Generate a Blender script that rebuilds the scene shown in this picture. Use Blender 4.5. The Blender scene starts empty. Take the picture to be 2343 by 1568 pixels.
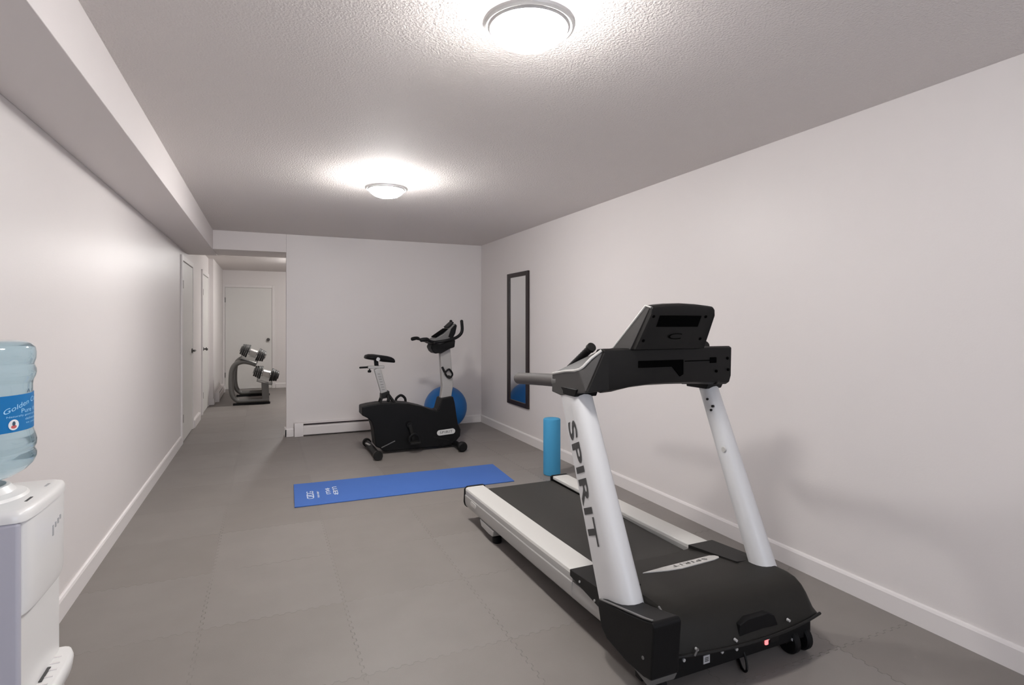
import bpy, bmesh, math, random
from mathutils import Vector, Matrix
random.seed(4)
C = bpy.context.scene.collection
PI = math.pi

# ------------------------------------------------------------------ materials
def nd(nt, t, **kw):
    n = nt.nodes.new(t)
    for k, v in kw.items():
        setattr(n, k, v)
    return n

def mat(name, col, rough=.5, metal=0., bump=0., bscale=60., spec=.5, trans=0., ior=1.45,
        emit=None, estr=0., var=0., vscale=3., coat=0.):
    m = bpy.data.materials.new(name); m.use_nodes = True
    nt = m.node_tree; b = nt.nodes['Principled BSDF']
    b.inputs['Base Color'].default_value = (*col, 1)
    b.inputs['Roughness'].default_value = rough
    b.inputs['Metallic'].default_value = metal
    b.inputs['Specular IOR Level'].default_value = spec
    b.inputs['Transmission Weight'].default_value = trans
    b.inputs['IOR'].default_value = ior
    b.inputs['Coat Weight'].default_value = coat
    if emit:
        b.inputs['Emission Color'].default_value = (*emit, 1)
        b.inputs['Emission Strength'].default_value = estr
    tc = nd(nt, 'ShaderNodeTexCoord')
    if bump:
        no = nd(nt, 'ShaderNodeTexNoise'); no.inputs['Scale'].default_value = bscale
        no.inputs['Detail'].default_value = 3
        bu = nd(nt, 'ShaderNodeBump'); bu.inputs['Strength'].default_value = bump
        bu.inputs['Distance'].default_value = .01
        nt.links.new(tc.outputs['Object'], no.inputs['Vector'])
        nt.links.new(no.outputs['Fac'], bu.inputs['Height'])
        nt.links.new(bu.outputs['Normal'], b.inputs['Normal'])
    if var:
        n2 = nd(nt, 'ShaderNodeTexNoise'); n2.inputs['Scale'].default_value = vscale
        n2.inputs['Detail'].default_value = 4
        mx = nd(nt, 'ShaderNodeMix', data_type='RGBA')
        mx.inputs[6].default_value = (*[c*(1-var) for c in col], 1)
        mx.inputs[7].default_value = (*[min(1, c*(1+var)) for c in col], 1)
        nt.links.new(tc.outputs['Object'], n2.inputs['Vector'])
        nt.links.new(n2.outputs['Fac'], mx.inputs[0])
        nt.links.new(mx.outputs[2], b.inputs['Base Color'])
    return m

M = {}
M['wall'] = mat('wall_paint', (.765, .726, .714), .42, bump=.04, bscale=120, spec=.35, var=.012, vscale=1.2)
M['trim'] = mat('trim_paint', (.78, .745, .735), .38, bump=.02, bscale=90)
M['door'] = mat('door_paint', (.72, .705, .68), .4, bump=.02, bscale=60)
M['soffit'] = mat('soffit_paint', (.78, .735, .725), .55, bump=.03, bscale=120, spec=.3)
M['heater'] = mat('heater_enamel', (.74, .70, .69), .35)
M['slot'] = mat('heater_slot', (.03, .02, .022), .6)
M['nickel'] = mat('brushed_nickel', (.62, .61, .60), .4, metal=.35)
M['knob'] = mat('door_hardware', (.12, .115, .11), .35, metal=.7)
M['lamp'] = mat('lamp_glass', (.9, .9, .9), .3, emit=(1., .975, .95), estr=142)
M['lamp_back'] = mat('lamp_glass_back', (.9, .9, .9), .3, emit=(1., .975, .95), estr=245)
M['lamp_collar'] = mat('lamp_collar_glow', (.9, .9, .9), .3, emit=(1., .975, .95), estr=75)
M['lamp_collar_back'] = mat('lamp_collar_glow_back', (.9, .9, .9), .3, emit=(1., .975, .95), estr=110)
M['alu'] = mat('rail_aluminium', (.40, .395, .385), .36, metal=.2)
M['slate'] = mat('slate_plastic', (.045, .043, .042), .42, bump=.02, bscale=250)
M['bikegrey'] = mat('bike_silver', (.35, .34, .33), .4, metal=.15)
M['silver'] = mat('silver_paint', (.60, .595, .585), .38, metal=.15, bump=.01, bscale=200)
M['railtop'] = mat('side_rail_plastic', (.62, .61, .585), .5, bump=.12, bscale=260)
M['upright'] = mat('upright_paint', (.63, .63, .635), .45, metal=.05)
M['black'] = mat('black_plastic', (.0055, .0055, .006), .5, bump=.03, bscale=300, spec=.2)
M['hood'] = mat('hood_plastic', (.0155, .0143, .0122), .52, bump=.06, bscale=420, spec=.25)
M['dark'] = mat('dark_recess', (.0015, .0015, .0015), .95, spec=.04)  # near black for painted recess shade, also screens and emblem
M['charcoal'] = mat('charcoal_plastic', (.012, .0115, .011), .5, bump=.03, bscale=300, spec=.22)
M['grey'] = mat('grey_plastic', (.13, .127, .125), .42, bump=.02, bscale=250)
M['rubber'] = mat('grip_rubber', (.085, .078, .075), .65, bump=.05, bscale=300)
M['belt'] = mat('belt_rubber', (.028, .026, .023), .62, bump=.12, bscale=600, var=.12, vscale=5)
M['print'] = mat('dark_print', (.055, .055, .055), .5)
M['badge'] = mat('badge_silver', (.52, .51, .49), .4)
M['screw'] = mat('screw_steel', (.6, .6, .6), .35, metal=.5)
M['sticker'] = mat('sticker_grey', (.42, .42, .43), .5)
M['redled'] = mat('switch_lamp', (.8, .1, .1), .4, emit=(1., .16, .17), estr=2.2)
M['mat'] = mat('yoga_mat_foam', (.06, .145, .44), .75, bump=.25, bscale=350, var=.05, vscale=4, spec=.3)
M['matprint'] = mat('mat_print', (.6, .68, .82), .7)
M['roller'] = mat('roller_foam', (.06, .30, .52), .7, bump=.08, bscale=300, spec=.3)
M['ball'] = mat('ball_vinyl', (.004, .13, .42), .4, bump=.02, bscale=80)
M['rack'] = mat('rack_paint', (.17, .165, .155), .35, metal=.35)
M['chrome'] = mat('dumbbell_chrome', (.75, .74, .72), .2, metal=.8)
M['plate'] = mat('weight_plate', (.02, .02, .02), .45, bump=.05, bscale=100)
M['frame'] = mat('mirror_frame', (.018, .010, .010), .4, bump=.03, bscale=60)
M['mirror'] = mat('mirror_glass', (.86, .87, .86), .015, metal=1.)
M['white'] = mat('cooler_white', (.80, .79, .775), .28)
M['lav'] = mat('cooler_side_panel', (.50, .495, .56), .4)
M['water'] = mat('bottle_water', (.62, .82, .90), .09, trans=.86, ior=1.33, coat=.5)
M['label'] = mat('bottle_label', (.004, .17, .45), .4)
M['labelprint'] = mat('label_print', (.42, .72, .95), .5)
M['labelwhite'] = mat('label_white', (.85, .87, .90), .5)
M['labelred'] = mat('label_red', (.62, .12, .12), .5)
M['labeldark'] = mat('label_dark', (.05, .09, .14), .5)
M['spirit_badge'] = mat('badge_white', (.60, .60, .59), .4)

def mathn(nt, op, a, b=None, c=None):
    n = nd(nt, 'ShaderNodeMath', operation=op)
    for i, v in enumerate((a, b, c)):
        if v is None: continue
        if isinstance(v, (int, float)): n.inputs[i].default_value = v
        else: nt.links.new(v, n.inputs[i])
    return n.outputs[0]

def floor_material():
    m = bpy.data.materials.new('foam_tiles'); m.use_nodes = True
    nt = m.node_tree; b = nt.nodes['Principled BSDF']
    tc = nd(nt, 'ShaderNodeTexCoord'); sp = nd(nt, 'ShaderNodeSeparateXYZ')
    nt.links.new(tc.outputs['Object'], sp.inputs[0])
    X, Y = sp.outputs[0], sp.outputs[1]
    P = .613
    def teeth(v):
        s = mathn(nt, 'SINE', mathn(nt, 'MULTIPLY', v, 2*PI/.0511))
        s = mathn(nt, 'MULTIPLY', s, 2.2)
        s = mathn(nt, 'MAXIMUM', mathn(nt, 'MINIMUM', s, 1.), -1.)
        return mathn(nt, 'MULTIPLY', s, .0065)
    def seam(v, v0, w):
        u = mathn(nt, 'DIVIDE', mathn(nt, 'ADD', mathn(nt, 'SUBTRACT', v, v0), teeth(w)), P)
        f = mathn(nt, 'FRACT', u)
        d = mathn(nt, 'MULTIPLY', mathn(nt, 'MINIMUM', f, mathn(nt, 'SUBTRACT', 1., f)), P)
        mr = nd(nt, 'ShaderNodeMapRange'); nt.links.new(d, mr.inputs[0])
        mr.inputs[1].default_value = .0006; mr.inputs[2].default_value = .0028
        mr.inputs[3].default_value = 1.; mr.inputs[4].default_value = 0.
        return mr.outputs[0], mathn(nt, 'FLOOR', u)
    lx, ix = seam(X, .345, Y); ly, iy = seam(Y, 2.18, X)
    line = mathn(nt, 'MAXIMUM', lx, ly)
    no = nd(nt, 'ShaderNodeTexNoise'); no.inputs['Scale'].default_value = 2.3; no.inputs['Detail'].default_value = 3
    nt.links.new(tc.outputs['Object'], no.inputs['Vector'])
    mr = nd(nt, 'ShaderNodeMapRange'); nt.links.new(no.outputs['Fac'], mr.inputs[0])
    mr.inputs[1].default_value = .36; mr.inputs[2].default_value = .66
    mr.inputs[3].default_value = .06; mr.inputs[4].default_value = .5
    # the joints gape more beside the treadmill, by the right wall
    mg = nd(nt, 'ShaderNodeMapRange'); nt.links.new(X, mg.inputs[0])
    mg.inputs[1].default_value = 1.9; mg.inputs[2].default_value = 2.1
    mg.inputs[3].default_value = 0.; mg.inputs[4].default_value = .35
    seamv = mathn(nt, 'MULTIPLY', line, mathn(nt, 'ADD', mr.outputs[0], mg.outputs[0]))
    cx = nd(nt, 'ShaderNodeCombineXYZ'); nt.links.new(ix, cx.inputs[0]); nt.links.new(iy, cx.inputs[1])
    wn = nd(nt, 'ShaderNodeTexWhiteNoise', noise_dimensions='3D'); nt.links.new(cx.outputs[0], wn.inputs['Vector'])
    mx = nd(nt, 'ShaderNodeMix', data_type='RGBA')
    mx.inputs[6].default_value = (.235, .212, .196, 1); mx.inputs[7].default_value = (.268, .245, .230, 1)
    nt.links.new(wn.outputs['Value'], mx.inputs[0])
    n3 = nd(nt, 'ShaderNodeTexNoise'); n3.inputs['Scale'].default_value = 5.; n3.inputs['Detail'].default_value = 5
    nt.links.new(tc.outputs['Object'], n3.inputs['Vector'])
    mv = nd(nt, 'ShaderNodeMix', data_type='RGBA', blend_type='MULTIPLY'); mv.inputs[0].default_value = .18
    nt.links.new(mx.outputs[2], mv.inputs[6]); nt.links.new(n3.outputs['Fac'], mv.inputs[7])
    ms = nd(nt, 'ShaderNodeMix', data_type='RGBA'); nt.links.new(seamv, ms.inputs[0])
    nt.links.new(mv.outputs[2], ms.inputs[6]); ms.inputs[7].default_value = (.03, .027, .025, 1)
    nt.links.new(ms.outputs[2], b.inputs['Base Color'])
    b.inputs['Roughness'].default_value = .5
    b.inputs['Specular IOR Level'].default_value = .5
    nb = nd(nt, 'ShaderNodeTexNoise'); nb.inputs['Scale'].default_value = 260; nb.inputs['Detail'].default_value = 2
    nt.links.new(tc.outputs['Object'], nb.inputs['Vector'])
    hgt = mathn(nt, 'SUBTRACT', mathn(nt, 'MULTIPLY', nb.outputs['Fac'], .5), mathn(nt, 'MULTIPLY', line, .6))
    bu = nd(nt, 'ShaderNodeBump'); bu.inputs['Strength'].default_value = .2; bu.inputs['Distance'].default_value = .004
    nt.links.new(hgt, bu.inputs['Height']); nt.links.new(bu.outputs['Normal'], b.inputs['Normal'])
    return m
M['floor'] = floor_material()

def ceiling_material():
    m = bpy.data.materials.new('textured_ceiling'); m.use_nodes = True
    nt = m.node_tree; b = nt.nodes['Principled BSDF']
    b.inputs['Base Color'].default_value = (.78, .735, .715, 1)
    b.inputs['Roughness'].default_value = .8; b.inputs['Specular IOR Level'].default_value = .2
    tc = nd(nt, 'ShaderNodeTexCoord')
    n1 = nd(nt, 'ShaderNodeTexNoise'); n1.inputs['Scale'].default_value = 95; n1.inputs['Detail'].default_value = 4
    n1.inputs['Roughness'].default_value = .6
    v = nd(nt, 'ShaderNodeTexVoronoi'); v.inputs['Scale'].default_value = 120
    for n in (n1, v): nt.links.new(tc.outputs['Object'], n.inputs['Vector'])
    h = mathn(nt, 'ADD', n1.outputs['Fac'], mathn(nt, 'MULTIPLY', v.outputs['Distance'], .35))
    bu = nd(nt, 'ShaderNodeBump'); bu.inputs['Strength'].default_value = .8; bu.inputs['Distance'].default_value = .006
    nt.links.new(h, bu.inputs['Height']); nt.links.new(bu.outputs['Normal'], b.inputs['Normal'])
    return m
M['ceiling'] = ceiling_material()

# ------------------------------------------------------------------ building helpers (all coordinates are world metres)
ROOT = {}
def base_of(p): return ROOT.get(p, Vector((0, 0, 0))) if p else Vector((0, 0, 0))

def thing(name, label, cat, loc, group=None):
    o = bpy.data.objects.new(name, None); C.objects.link(o)
    o.empty_display_size = .1
    o.location = loc; ROOT[o] = Vector(loc)
    o['label'] = label; o['category'] = cat
    if group: o['group'] = group
    return o

def tag(o, label, cat, group=None):
    o['label'] = label; o['category'] = cat
    if group: o['group'] = group
    return o

class B:
    """collects shapes for one mesh"""
    def __init__(s): s.bm = bmesh.new()
    def faces(s, vs, fs):
        v = [s.bm.verts.new(p) for p in vs]
        for f in fs:
            try: s.bm.faces.new([v[i] for i in f])
            except ValueError: pass
        return s
    def box(s, x0, x1, y0, y1, z0, z1):
        p = [(x, y, z) for z in (z0, z1) for y in (y0, y1) for x in (x0, x1)]
        return s.faces(p, [(0, 2, 3, 1), (4, 5, 7, 6), (0, 1, 5, 4), (2, 6, 7, 3), (0, 4, 6, 2), (1, 3, 7, 5)])
    def prism(s, poly, axis, a, b):
        def pt(u, v, w):
            return {'x': (w, u, v), 'y': (u, w, v), 'z': (u, v, w)}[axis]
        n = len(poly)
        vs = [pt(u, v, a) for u, v in poly] + [pt(u, v, b) for u, v in poly]
        fs = [tuple(range(n)), tuple(range(2*n-1, n-1, -1))] + [(i, i+n, (i+1) % n+n, (i+1) % n) for i in range(n)]
        return s.faces(vs, fs)
    def hull(s, pts):
        v = [s.bm.verts.new(p) for p in pts]
        r = bmesh.ops.convex_hull(s.bm, input=v)
        junk = [e for e in r['geom_interior'] if isinstance(e, bmesh.types.BMVert)]
        bmesh.ops.delete(s.bm, geom=junk, context='VERTS')
        return s
    def loft(s, rings, caps=True, closed=True):
        n = len(rings[0]); vs = [p for r in rings for p in r]; fs = []
        for k in range(len(rings)-1):
            for i in range(n if closed else n-1):
                j = (i+1) % n
                fs.append((k*n+i, k*n+j, (k+1)*n+j, (k+1)*n+i))
        if caps and closed:
            fs.append(tuple(range(n-1, -1, -1))); fs.append(tuple(range((len(rings)-1)*n, len(rings)*n)))
        return s.faces(vs, fs)
    def tube(s, pts, r, seg=14, smooth=0, round_end=False, squash=1.):
        P = [Vector(p) for p in pts]
        if smooth:
            Q = []
            for i in range(len(P)-1):
                p0 = P[max(i-1, 0)]; p1 = P[i]; p2 = P[i+1]; p3 = P[min(i+2, len(P)-1)]
                for k in range(smooth):
                    t = k/smooth
                    Q.append(.5*((2*p1)+(p2-p0)*t+(2*p0-5*p1+4*p2-p3)*t*t+(3*p1-p0-3*p2+p3)*t**3))
            Q.append(P[-1]); P = Q
        R = [r]*len(P) if isinstance(r, (int, float)) else [r[min(int(i*len(r)/len(P)), len(r)-1)] for i in range(len(P))]
        if round_end:
            for side in (0, -1):
                e = P[side]; d = (e-P[1 if side == 0 else -2]).normalized(); rr = R[side]
                ext = [(e+d*rr*math.sin(a)*.8, rr*math.cos(a)) for a in (.5, 1., 1.35)]
                if side == 0:
                    P = [q for q, _ in reversed(ext)]+P; R = [q for _, q in reversed(ext)]+R
                else:
                    P = P+[q for q, _ in ext]; R = R+[q for _, q in ext]
        t0 = (P[1]-P[0]).normalized()
        up = Vector((0, 0, 1)) if abs(t0.z) < .9 else Vector((0, 1, 0))
        nrm = (up - t0*up.dot(t0)).normalized(); rings = []
        for i, p in enumerate(P):
            t = (P[min(i+1, len(P)-1)]-P[max(i-1, 0)]).normalized()
            nrm = (nrm - t*nrm.dot(t)).normalized(); bi = t.cross(nrm)
            rings.append([tuple(p+(nrm*math.cos(2*PI*k/seg)*squash+bi*math.sin(2*PI*k/seg))*R[i]) for k in range(seg)])
        return s.loft(rings)
    def lathe(s, prof, c=(0, 0, 0), axis='z', seg=48):
        c = Vector(c); rings = []
        for r, h in prof:
            ring = []
            for k in range(seg):
                a = 2*PI*k/seg; u, v = max(r, 1e-5)*math.cos(a), max(r, 1e-5)*math.sin(a)
                ring.append(tuple(c+Vector({'z': (u, v, h), 'x': (h, u, v), 'y': (u, h, v)}[axis])))
            rings.append(ring)
        return s.loft(rings)
    def beam(s, p0, p1, w0, d0, w1=None, d1=None, side=(0, 1, 0)):
        """bar of rectangular section: w across 'side', d across the other way"""
        w1 = w0 if w1 is None else w1; d1 = d0 if d1 is None else d1
        p0, p1, sd = Vector(p0), Vector(p1), Vector(side); t = (p1-p0).normalized()
        sd = (sd-t*sd.dot(t)).normalized(); o = t.cross(sd)
        r = lambda p, w, d: [tuple(p+sd*a*w/2+o*b*d/2) for a, b in ((-1, -1), (1, -1), (1, 1), (-1, 1))]
        return s.loft([r(p0, w0, d0), r(p1, w1, d1)])
    def build(s, name, m, parent=None, bevel=0., seg=2, smooth=True, structure=False, ang=32, world=None):
        bm = s.bm
        bmesh.ops.recalc_face_normals(bm, faces=bm.faces)
        off = base_of(parent)
        for v in bm.verts: v.co -= off
        me = bpy.data.meshes.new(name); bm.to_mesh(me); bm.free()
        me.materials.append(m)
        o = bpy.data.objects.new(name, me); C.objects.link(o)
        if parent: o.parent = parent; ROOT[o] = off.copy()
        if smooth:
            me.shade_smooth(); me.set_sharp_from_angle(angle=math.radians(ang))
        if bevel:
            bv = o.modifiers.new('bevel', 'BEVEL'); bv.width = bevel; bv.segments = seg
            bv.limit_method = 'ANGLE'; bv.angle_limit = math.radians(ang); bv.harden_normals = True
            me.shade_smooth()
        if structure: o['kind'] = 'structure'
        return o

def text_geo(body, spacing=1., bold=0.):
    cu = bpy.data.curves.new('t', 'FONT'); cu.body = body; cu.offset = bold; cu.space_character = spacing; cu.resolution_u = 4
    ob = bpy.data.objects.new('t', cu); C.objects.link(ob)
    dg = bpy.context.evaluated_depsgraph_get()
    me = bpy.data.meshes.new_from_object(ob.evaluated_get(dg))
    vs = [v.co.copy() for v in me.vertices]; fs = [tuple(p.vertices) for p in me.polygons]
    bpy.data.objects.remove(ob); bpy.data.curves.remove(cu); bpy.data.meshes.remove(me)
    x0 = min(v.x for v in vs); x1 = max(v.x for v in vs); y0 = min(v.y for v in vs); y1 = max(v.y for v in vs)
    return [((v.x-x0)/(x1-x0), (v.y-y0)/(y1-y0)) for v in vs], fs

def lettering(name, body, origin, xd, yd, w, h, m, parent, spacing=1., bold=0.):
    vs, fs = text_geo(body, spacing, bold)
    o, xd, yd = Vector(origin), Vector(xd).normalized(), Vector(yd).normalized()
    b = B().faces([tuple(o+xd*u*w+yd*v*h) for u, v in vs], fs)
    n = xd.cross(yd)
    ob = b.build(name, m, parent, smooth=False)
    # keep the face normals on the readable side
    me = ob.data
    if me.polygons and me.polygons[0].normal.dot(n) < 0:
        me.flip_normals()
    return ob

# ------------------------------------------------------------------ the room
XL, XR, XH = -.87, 2.68, -.80
YN, YB, YF = -2.4, 7.09, 12.45
H = 2.40
def S(b, name, m, parent=None, bevel=0., **k): return b.build(name, m, parent, bevel, structure=True, **k)
S(B().box(-1.1, 2.9, YN-.2, YF+.2, -.12, 0), 'floor', M['floor'], smooth=False)
S(B().box(-1.1, 2.9, YN-.2, YF+.2, H, H+.12), 'ceiling', M['ceiling'], smooth=False)
S(B().prism([(XL, YN), (XL, 10.3), (XH, 10.3), (XH, YF), (-1.1, YF), (-1.1, YN)], 'z', 0, H), 'wall_left', M['wall'], smooth=False)
S(B().box(XR, 2.9, YN, YF, 0, H), 'wall_right', M['wall'], smooth=False)
S(B().box(-1.1, 2.9, YF, YF+.2, 0, H), 'wall_far', M['wall'], smooth=False)
WX0, WX1, WZ0, WZ1 = .1, 2.1, .95, 2.10
S(B().box(-1.1, WX0, YN-.2, YN, 0, H).box(WX1, 2.9, YN-.2, YN, 0, H).box(WX0, WX1, YN-.2, YN, 0, WZ0).box(WX0, WX1, YN-.2, YN, WZ1, H), 'wall_near', M['wall'], smooth=False)
# window behind the camera: cool daylight
pm = bpy.data.materials.new('window_pane'); pm.use_nodes = True; nt = pm.node_tree
nt.nodes.clear(); ou = nd(nt, 'ShaderNodeOutputMaterial'); mxs = nd(nt, 'ShaderNodeMixShader'); mxs.inputs[0].default_value = .06
tb = nd(nt, 'ShaderNodeBsdfTransparent'); gb = nd(nt, 'ShaderNodeBsdfGlossy'); gb.inputs['Roughness'].default_value = .02
nt.links.new(tb.outputs[0], mxs.inputs[1]); nt.links.new(gb.outputs[0], mxs.inputs[2]); nt.links.new(mxs.outputs[0], ou.inputs[0])
b = B()
for q in ((WX0, WX0+.05, WZ0, WZ1), (WX1-.05, WX1, WZ0, WZ1), (WX0+.05, WX1-.05, WZ0, WZ0+.05), (WX0+.05, WX1-.05, WZ1-.05, WZ1), ((WX0+WX1)/2-.025, (WX0+WX1)/2+.025, WZ0+.05, WZ1-.05)):
    b.box(q[0], q[1], YN-.12, YN-.06, q[2], q[3])
win = S(b, 'window_1', M['trim'], bevel=.003)
B().box(WX0+.05, WX1-.05, YN-.095, YN-.09, WZ0+.05, WZ1-.05).build('window_pane', pm, win, smooth=False)
al = bpy.data.lights.new('daylight', 'AREA'); al.shape = 'RECTANGLE'; al.size = WX1-WX0; al.size_y = WZ1-WZ0
al.energy = 72; al.color = (.80, .87, 1.)
ao = bpy.data.objects.new('daylight', al); C.objects.link(ao); ao.location = ((WX0+WX1)/2, YN-.19, (WZ0+WZ1)/2); ao.rotation_euler = (PI/2, 0, 0)
S(B().box(.213, XR, YB, YB+.12, 0, H), 'wall_back', M['wall'], bevel=.004)
S(B().box(XL, -.555, YN, YB+.62, 2.175, H), 'trim_1', M['soffit'], bevel=.003)
S(B().box(-.555, .213, YB, YB+.62, 2.185, H).box(.213, XR, YB+.12, YB+.62, 2.185, H), 'trim_2', M['soffit'], bevel=.003)
def base_profile(t=.016, h=.1): return [(0, 0), (t, 0), (t, h-.014), (t-.005, h-.004), (t-.011, h), (0, h)]
bp = base_profile()
S(B().prism([(XR-u, v) for u, v in bp], 'y', YN, YB), 'baseboard_right', M['trim'], smooth=False)
S(B().prism([(XL+u, v) for u, v in bp], 'y', YN, 7.075), 'baseboard_left', M['trim'], smooth=False)
S(B().prism([(XL+u, v) for u, v in base_profile(.03)], 'y', 8.15, 8.85), 'baseboard_left.001', M['trim'], smooth=False)
S(B().prism([(YB-u, v) for u, v in bp], 'x', .2, .295).box(.197, .213, YB-.016, YB+.12, 0, .1)
  .prism([(YB-u, v) for u, v in bp], 'x', 1.93, XR-.016), 'baseboard_back', M['trim'], smooth=False)
S(B().prism([(YF-u, v) for u, v in bp], 'x', .17, XR), 'baseboard_far', M['trim'], smooth=False)
S(B().box(XH, XH+.014, 10.3, 10.52, 0, .1).box(XL, XH+.014, 10.286, 10.3, 0, .1), 'baseboard_hall', M['trim'], bevel=.003)

def side_door(n, x, y0, y1, z, lever=True):
    d = S(B().box(x, x+.012, y0, y1, .012, z), 'door_%d' % n, M['door'], bevel=.002)
    f = B()
    w, t = .062, .02
    f.box(x, x+t, y0-.006-w, y0-.006, 0, z+.008+w).box(x, x+t, y1+.006, y1+.006+w, 0, z+.008+w).box(x, x+t, y0-.006, y1+.006, z+.008, z+.008+w)
    f.build('door_casing', M['trim'], d, bevel=.004)
    for hz in (.28, z-.26):
        B().tube([(x+.016, y0+.002, hz-.045), (x+.016, y0+.002, hz+.045)], .007, 8).build('hinge', M['knob'], d)
    return d
d1 = side_door(1, XL, 7.15, 8.07, 2.04)
b = B().lathe([(.0, 0), (.028, 0), (.03, .006), (.026, .012), (.012, .014), (.011, .045), (.0, .046)], (XL+.012, 7.98, 1.0), 'x', 20)
b.tube([(XL+.055, 7.98, 1.0), (XL+.058, 7.90, 1.0), (XL+.053, 7.86, .998)], .009, 10, smooth=4, round_end=True)
b.build('door_handle', M['knob'], d1)
d2 = side_door(2, XL, 9.28, 10.12, 2.06)
B().lathe([(.0, 0), (.026, 0), (.026, .008), (.012, .012), (.012, .03), (.024, .038), (.026, .05), (.018, .06), (0, .062)], (XL+.012, 9.36, .96), 'x', 20).build('door_knob', M['knob'], d2)
d3 = S(B().box(-.755, .095, YF-.012, YF, .012, 2.05), 'door_3', M['door'], bevel=.002)
f = B(); f.box(XH, -.762, YF-.022, YF, 0, 2.11).box(.103, .165, YF-.022, YF, 0, 2.11).box(-.762, .103, YF-.022, YF, 2.056, 2.11)
f.build('door_casing', M['trim'], d3, bevel=.004)
B().lathe([(.0, 0), (.032, 0), (.032, -.008), (.014, -.012), (.014, -.035), (.03, -.043), (.032, -.058), (.02, -.07), (0, -.072)], (.03, YF-.012, 1.0), 'y', 20).build('door_knob', M['knob'], d3)
for hz in (.3, 1.8):
    B().tube([(-.757, YF-.018, hz-.05), (-.757, YF-.018, hz+.05)], .007, 8).build('hinge', M['knob'], d3)

# ------------------------------------------------------------------ ceiling lamps
def ceiling_lamp(x, y, label, glow, side):
    t = thing('ceiling_light', label, 'ceiling light', (x, y, H), group='round flush ceiling lights')
    B().lathe([(0, H-.052), (.130, H-.052), (.146, H-.058), (.152, H-.067), (.150, H-.076), (.141, H-.081), (.134, H-.077), (.128, H-.084), (.122, H-.084), (.118, H-.07), (0, H-.07)],
              (x, y, 0), seg=72).build('rim', M['nickel'], t)
    B().lathe([(.120, H-.078), (.121, H-.088), (.116, H-.098), (.104, H-.111), (.083, H-.124), (.055, H-.133), (.025, H-.138), (0, H-.139)],
              (x, y, 0), seg=64).build('glass_bowl', glow, t)
    B().lathe([(0, H), (.122, H), (.130, H-.008), (.132, H-.03), (.130, H-.052), (0, H-.052)], (x, y, 0), seg=64).build('glow_collar', side, t)  # glowing collar added to brighten the ceiling around the lamp
    return t
ceiling_lamp(.785, 1.639, 'round flush light with nickel rim, nearest the treadmill, at the top edge', M['lamp'], M['lamp_collar'])
ceiling_lamp(.796, 4.056, 'round flush light on the ceiling farther back, above the blue mat and exercise bike', M['lamp_back'], M['lamp_collar_back'])
ceiling_lamp(.72, 10.0, 'hallway ceiling light that glows on the hall ceiling beyond the back wall', M['lamp_back'], M['lamp_collar_back'])

# ------------------------------------------------------------------ heaters
def heater_thing(along, a0, a1, w, sgn, label):
    """along: 'x' or 'y'; w = wall coordinate; sgn = direction out of the wall"""
    mid = (a0+a1)/2
    loc = (mid, w, 0) if along == 'x' else (w, mid, 0)
    t = thing('baseboard_heater', label, 'heater', loc, group=None)
    pr = lambda poly: [(w+sgn*u, v) for u, v in poly]
    B().prism(pr([(0, .012), (.055, .012), (.062, .02), (.062, .112), (.055, .122), (.03, .128), (.03, .135), (0, .135)]), along, a0+.1, a1-.1).build('cover', M['heater'], t, bevel=.002)
    B().prism(pr([(.0, .128), (.034, .128), (.034, .150), (.0, .150)]), along, a0+.1, a1-.1).build('slot', M['slot'], t)
    B().prism(pr([(0, .150), (.052, .147), (.055, .151), (.05, .157), (0, .16)]), along, a0+.1, a1-.1).build('top_lip', M['heater'], t, bevel=.001)
    for e0, e1 in ((a0, a0+.1), (a1-.1, a1)):
        B().prism(pr([(0, 0), (.066, 0), (.066, .125), (.056, .160), (0, .162)]), along, e0, e1).build('end_cap', M['heater'], t, bevel=.003)
    return t
heater_thing('x', .30, 1.92, YB, -1, 'white electric baseboard heater with dark slot behind the exercise bike')
heater_thing('y', 10.62, 12.1, XH, 1, 'small white baseboard heater on the left hallway wall beside the dumbbell rack')

# ------------------------------------------------------------------ wall mirror
t = thing('wall_mirror', 'tall narrow mirror with black frame hung on the right wall', 'mirror', (XR, 5.867, .387))
y0, y1, z0, z1, w = 5.574, 6.16, .387, 1.935, .062
b = B()
for q in ((y0, y0+w, z0, z1), (y1-w, y1, z0, z1), (y0+w, y1-w, z0, z0+.052), (y0+w, y1-w, z1-.05, z1)):
    b.box(XR-.024, XR-.001, *q)
b.build('frame', M['frame'], t, bevel=.003)
B().box(XR-.012, XR-.006, y0+w-.004, y1-w+.004, z0+.048, z1-.046).build('glass', M['mirror'], t, smooth=False)

# ------------------------------------------------------------------ yoga mat
t = thing('yoga_mat', 'long blue foam exercise mat with white print lying on the floor', 'exercise mat', (1.06, 4.63, 0))
TL, BL, TR, BR = Vector((.206, 4.958, 0)), Vector((.187, 4.35, 0)), Vector((1.97, 4.91, 0)), Vector((1.93, 4.315, 0))
rings = []
N = 40
for i in range(N+1):
    u = i/N; a = BL.lerp(BR, u); c = TL.lerp(TR, u)
    r = []
    for k in range(9):
        p = a.lerp(c, k/8); lift = .0018*math.sin(u*9+k*.4)*math.sin(k/8*PI)+.002*max(0, 1-u*14)
        r.append((p.x, p.y, .0075+max(0, lift)))
    rings.append(r+[(p[0], p[1], .0005) for p in reversed(r)])
B().loft(rings).build('mat_foam', M['mat'], t, bevel=.002, seg=2, ang=40)
xdir = (BL-TL); ydir = (TR-TL)
def mat_print(body, u, v, w, h, sp=1.):
    o = BL.lerp(BR, u); o = o.lerp(TL.lerp(TR, u), v); o.z = .0098
    lettering('print', body, o, (0, 1, 0), (-1, 0, 0), w, h, M['matprint'], t, sp)
for k, ch in enumerate('GOZO'): mat_print(ch, .082, .24+.075*(3-k), .068, .052)
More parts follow.
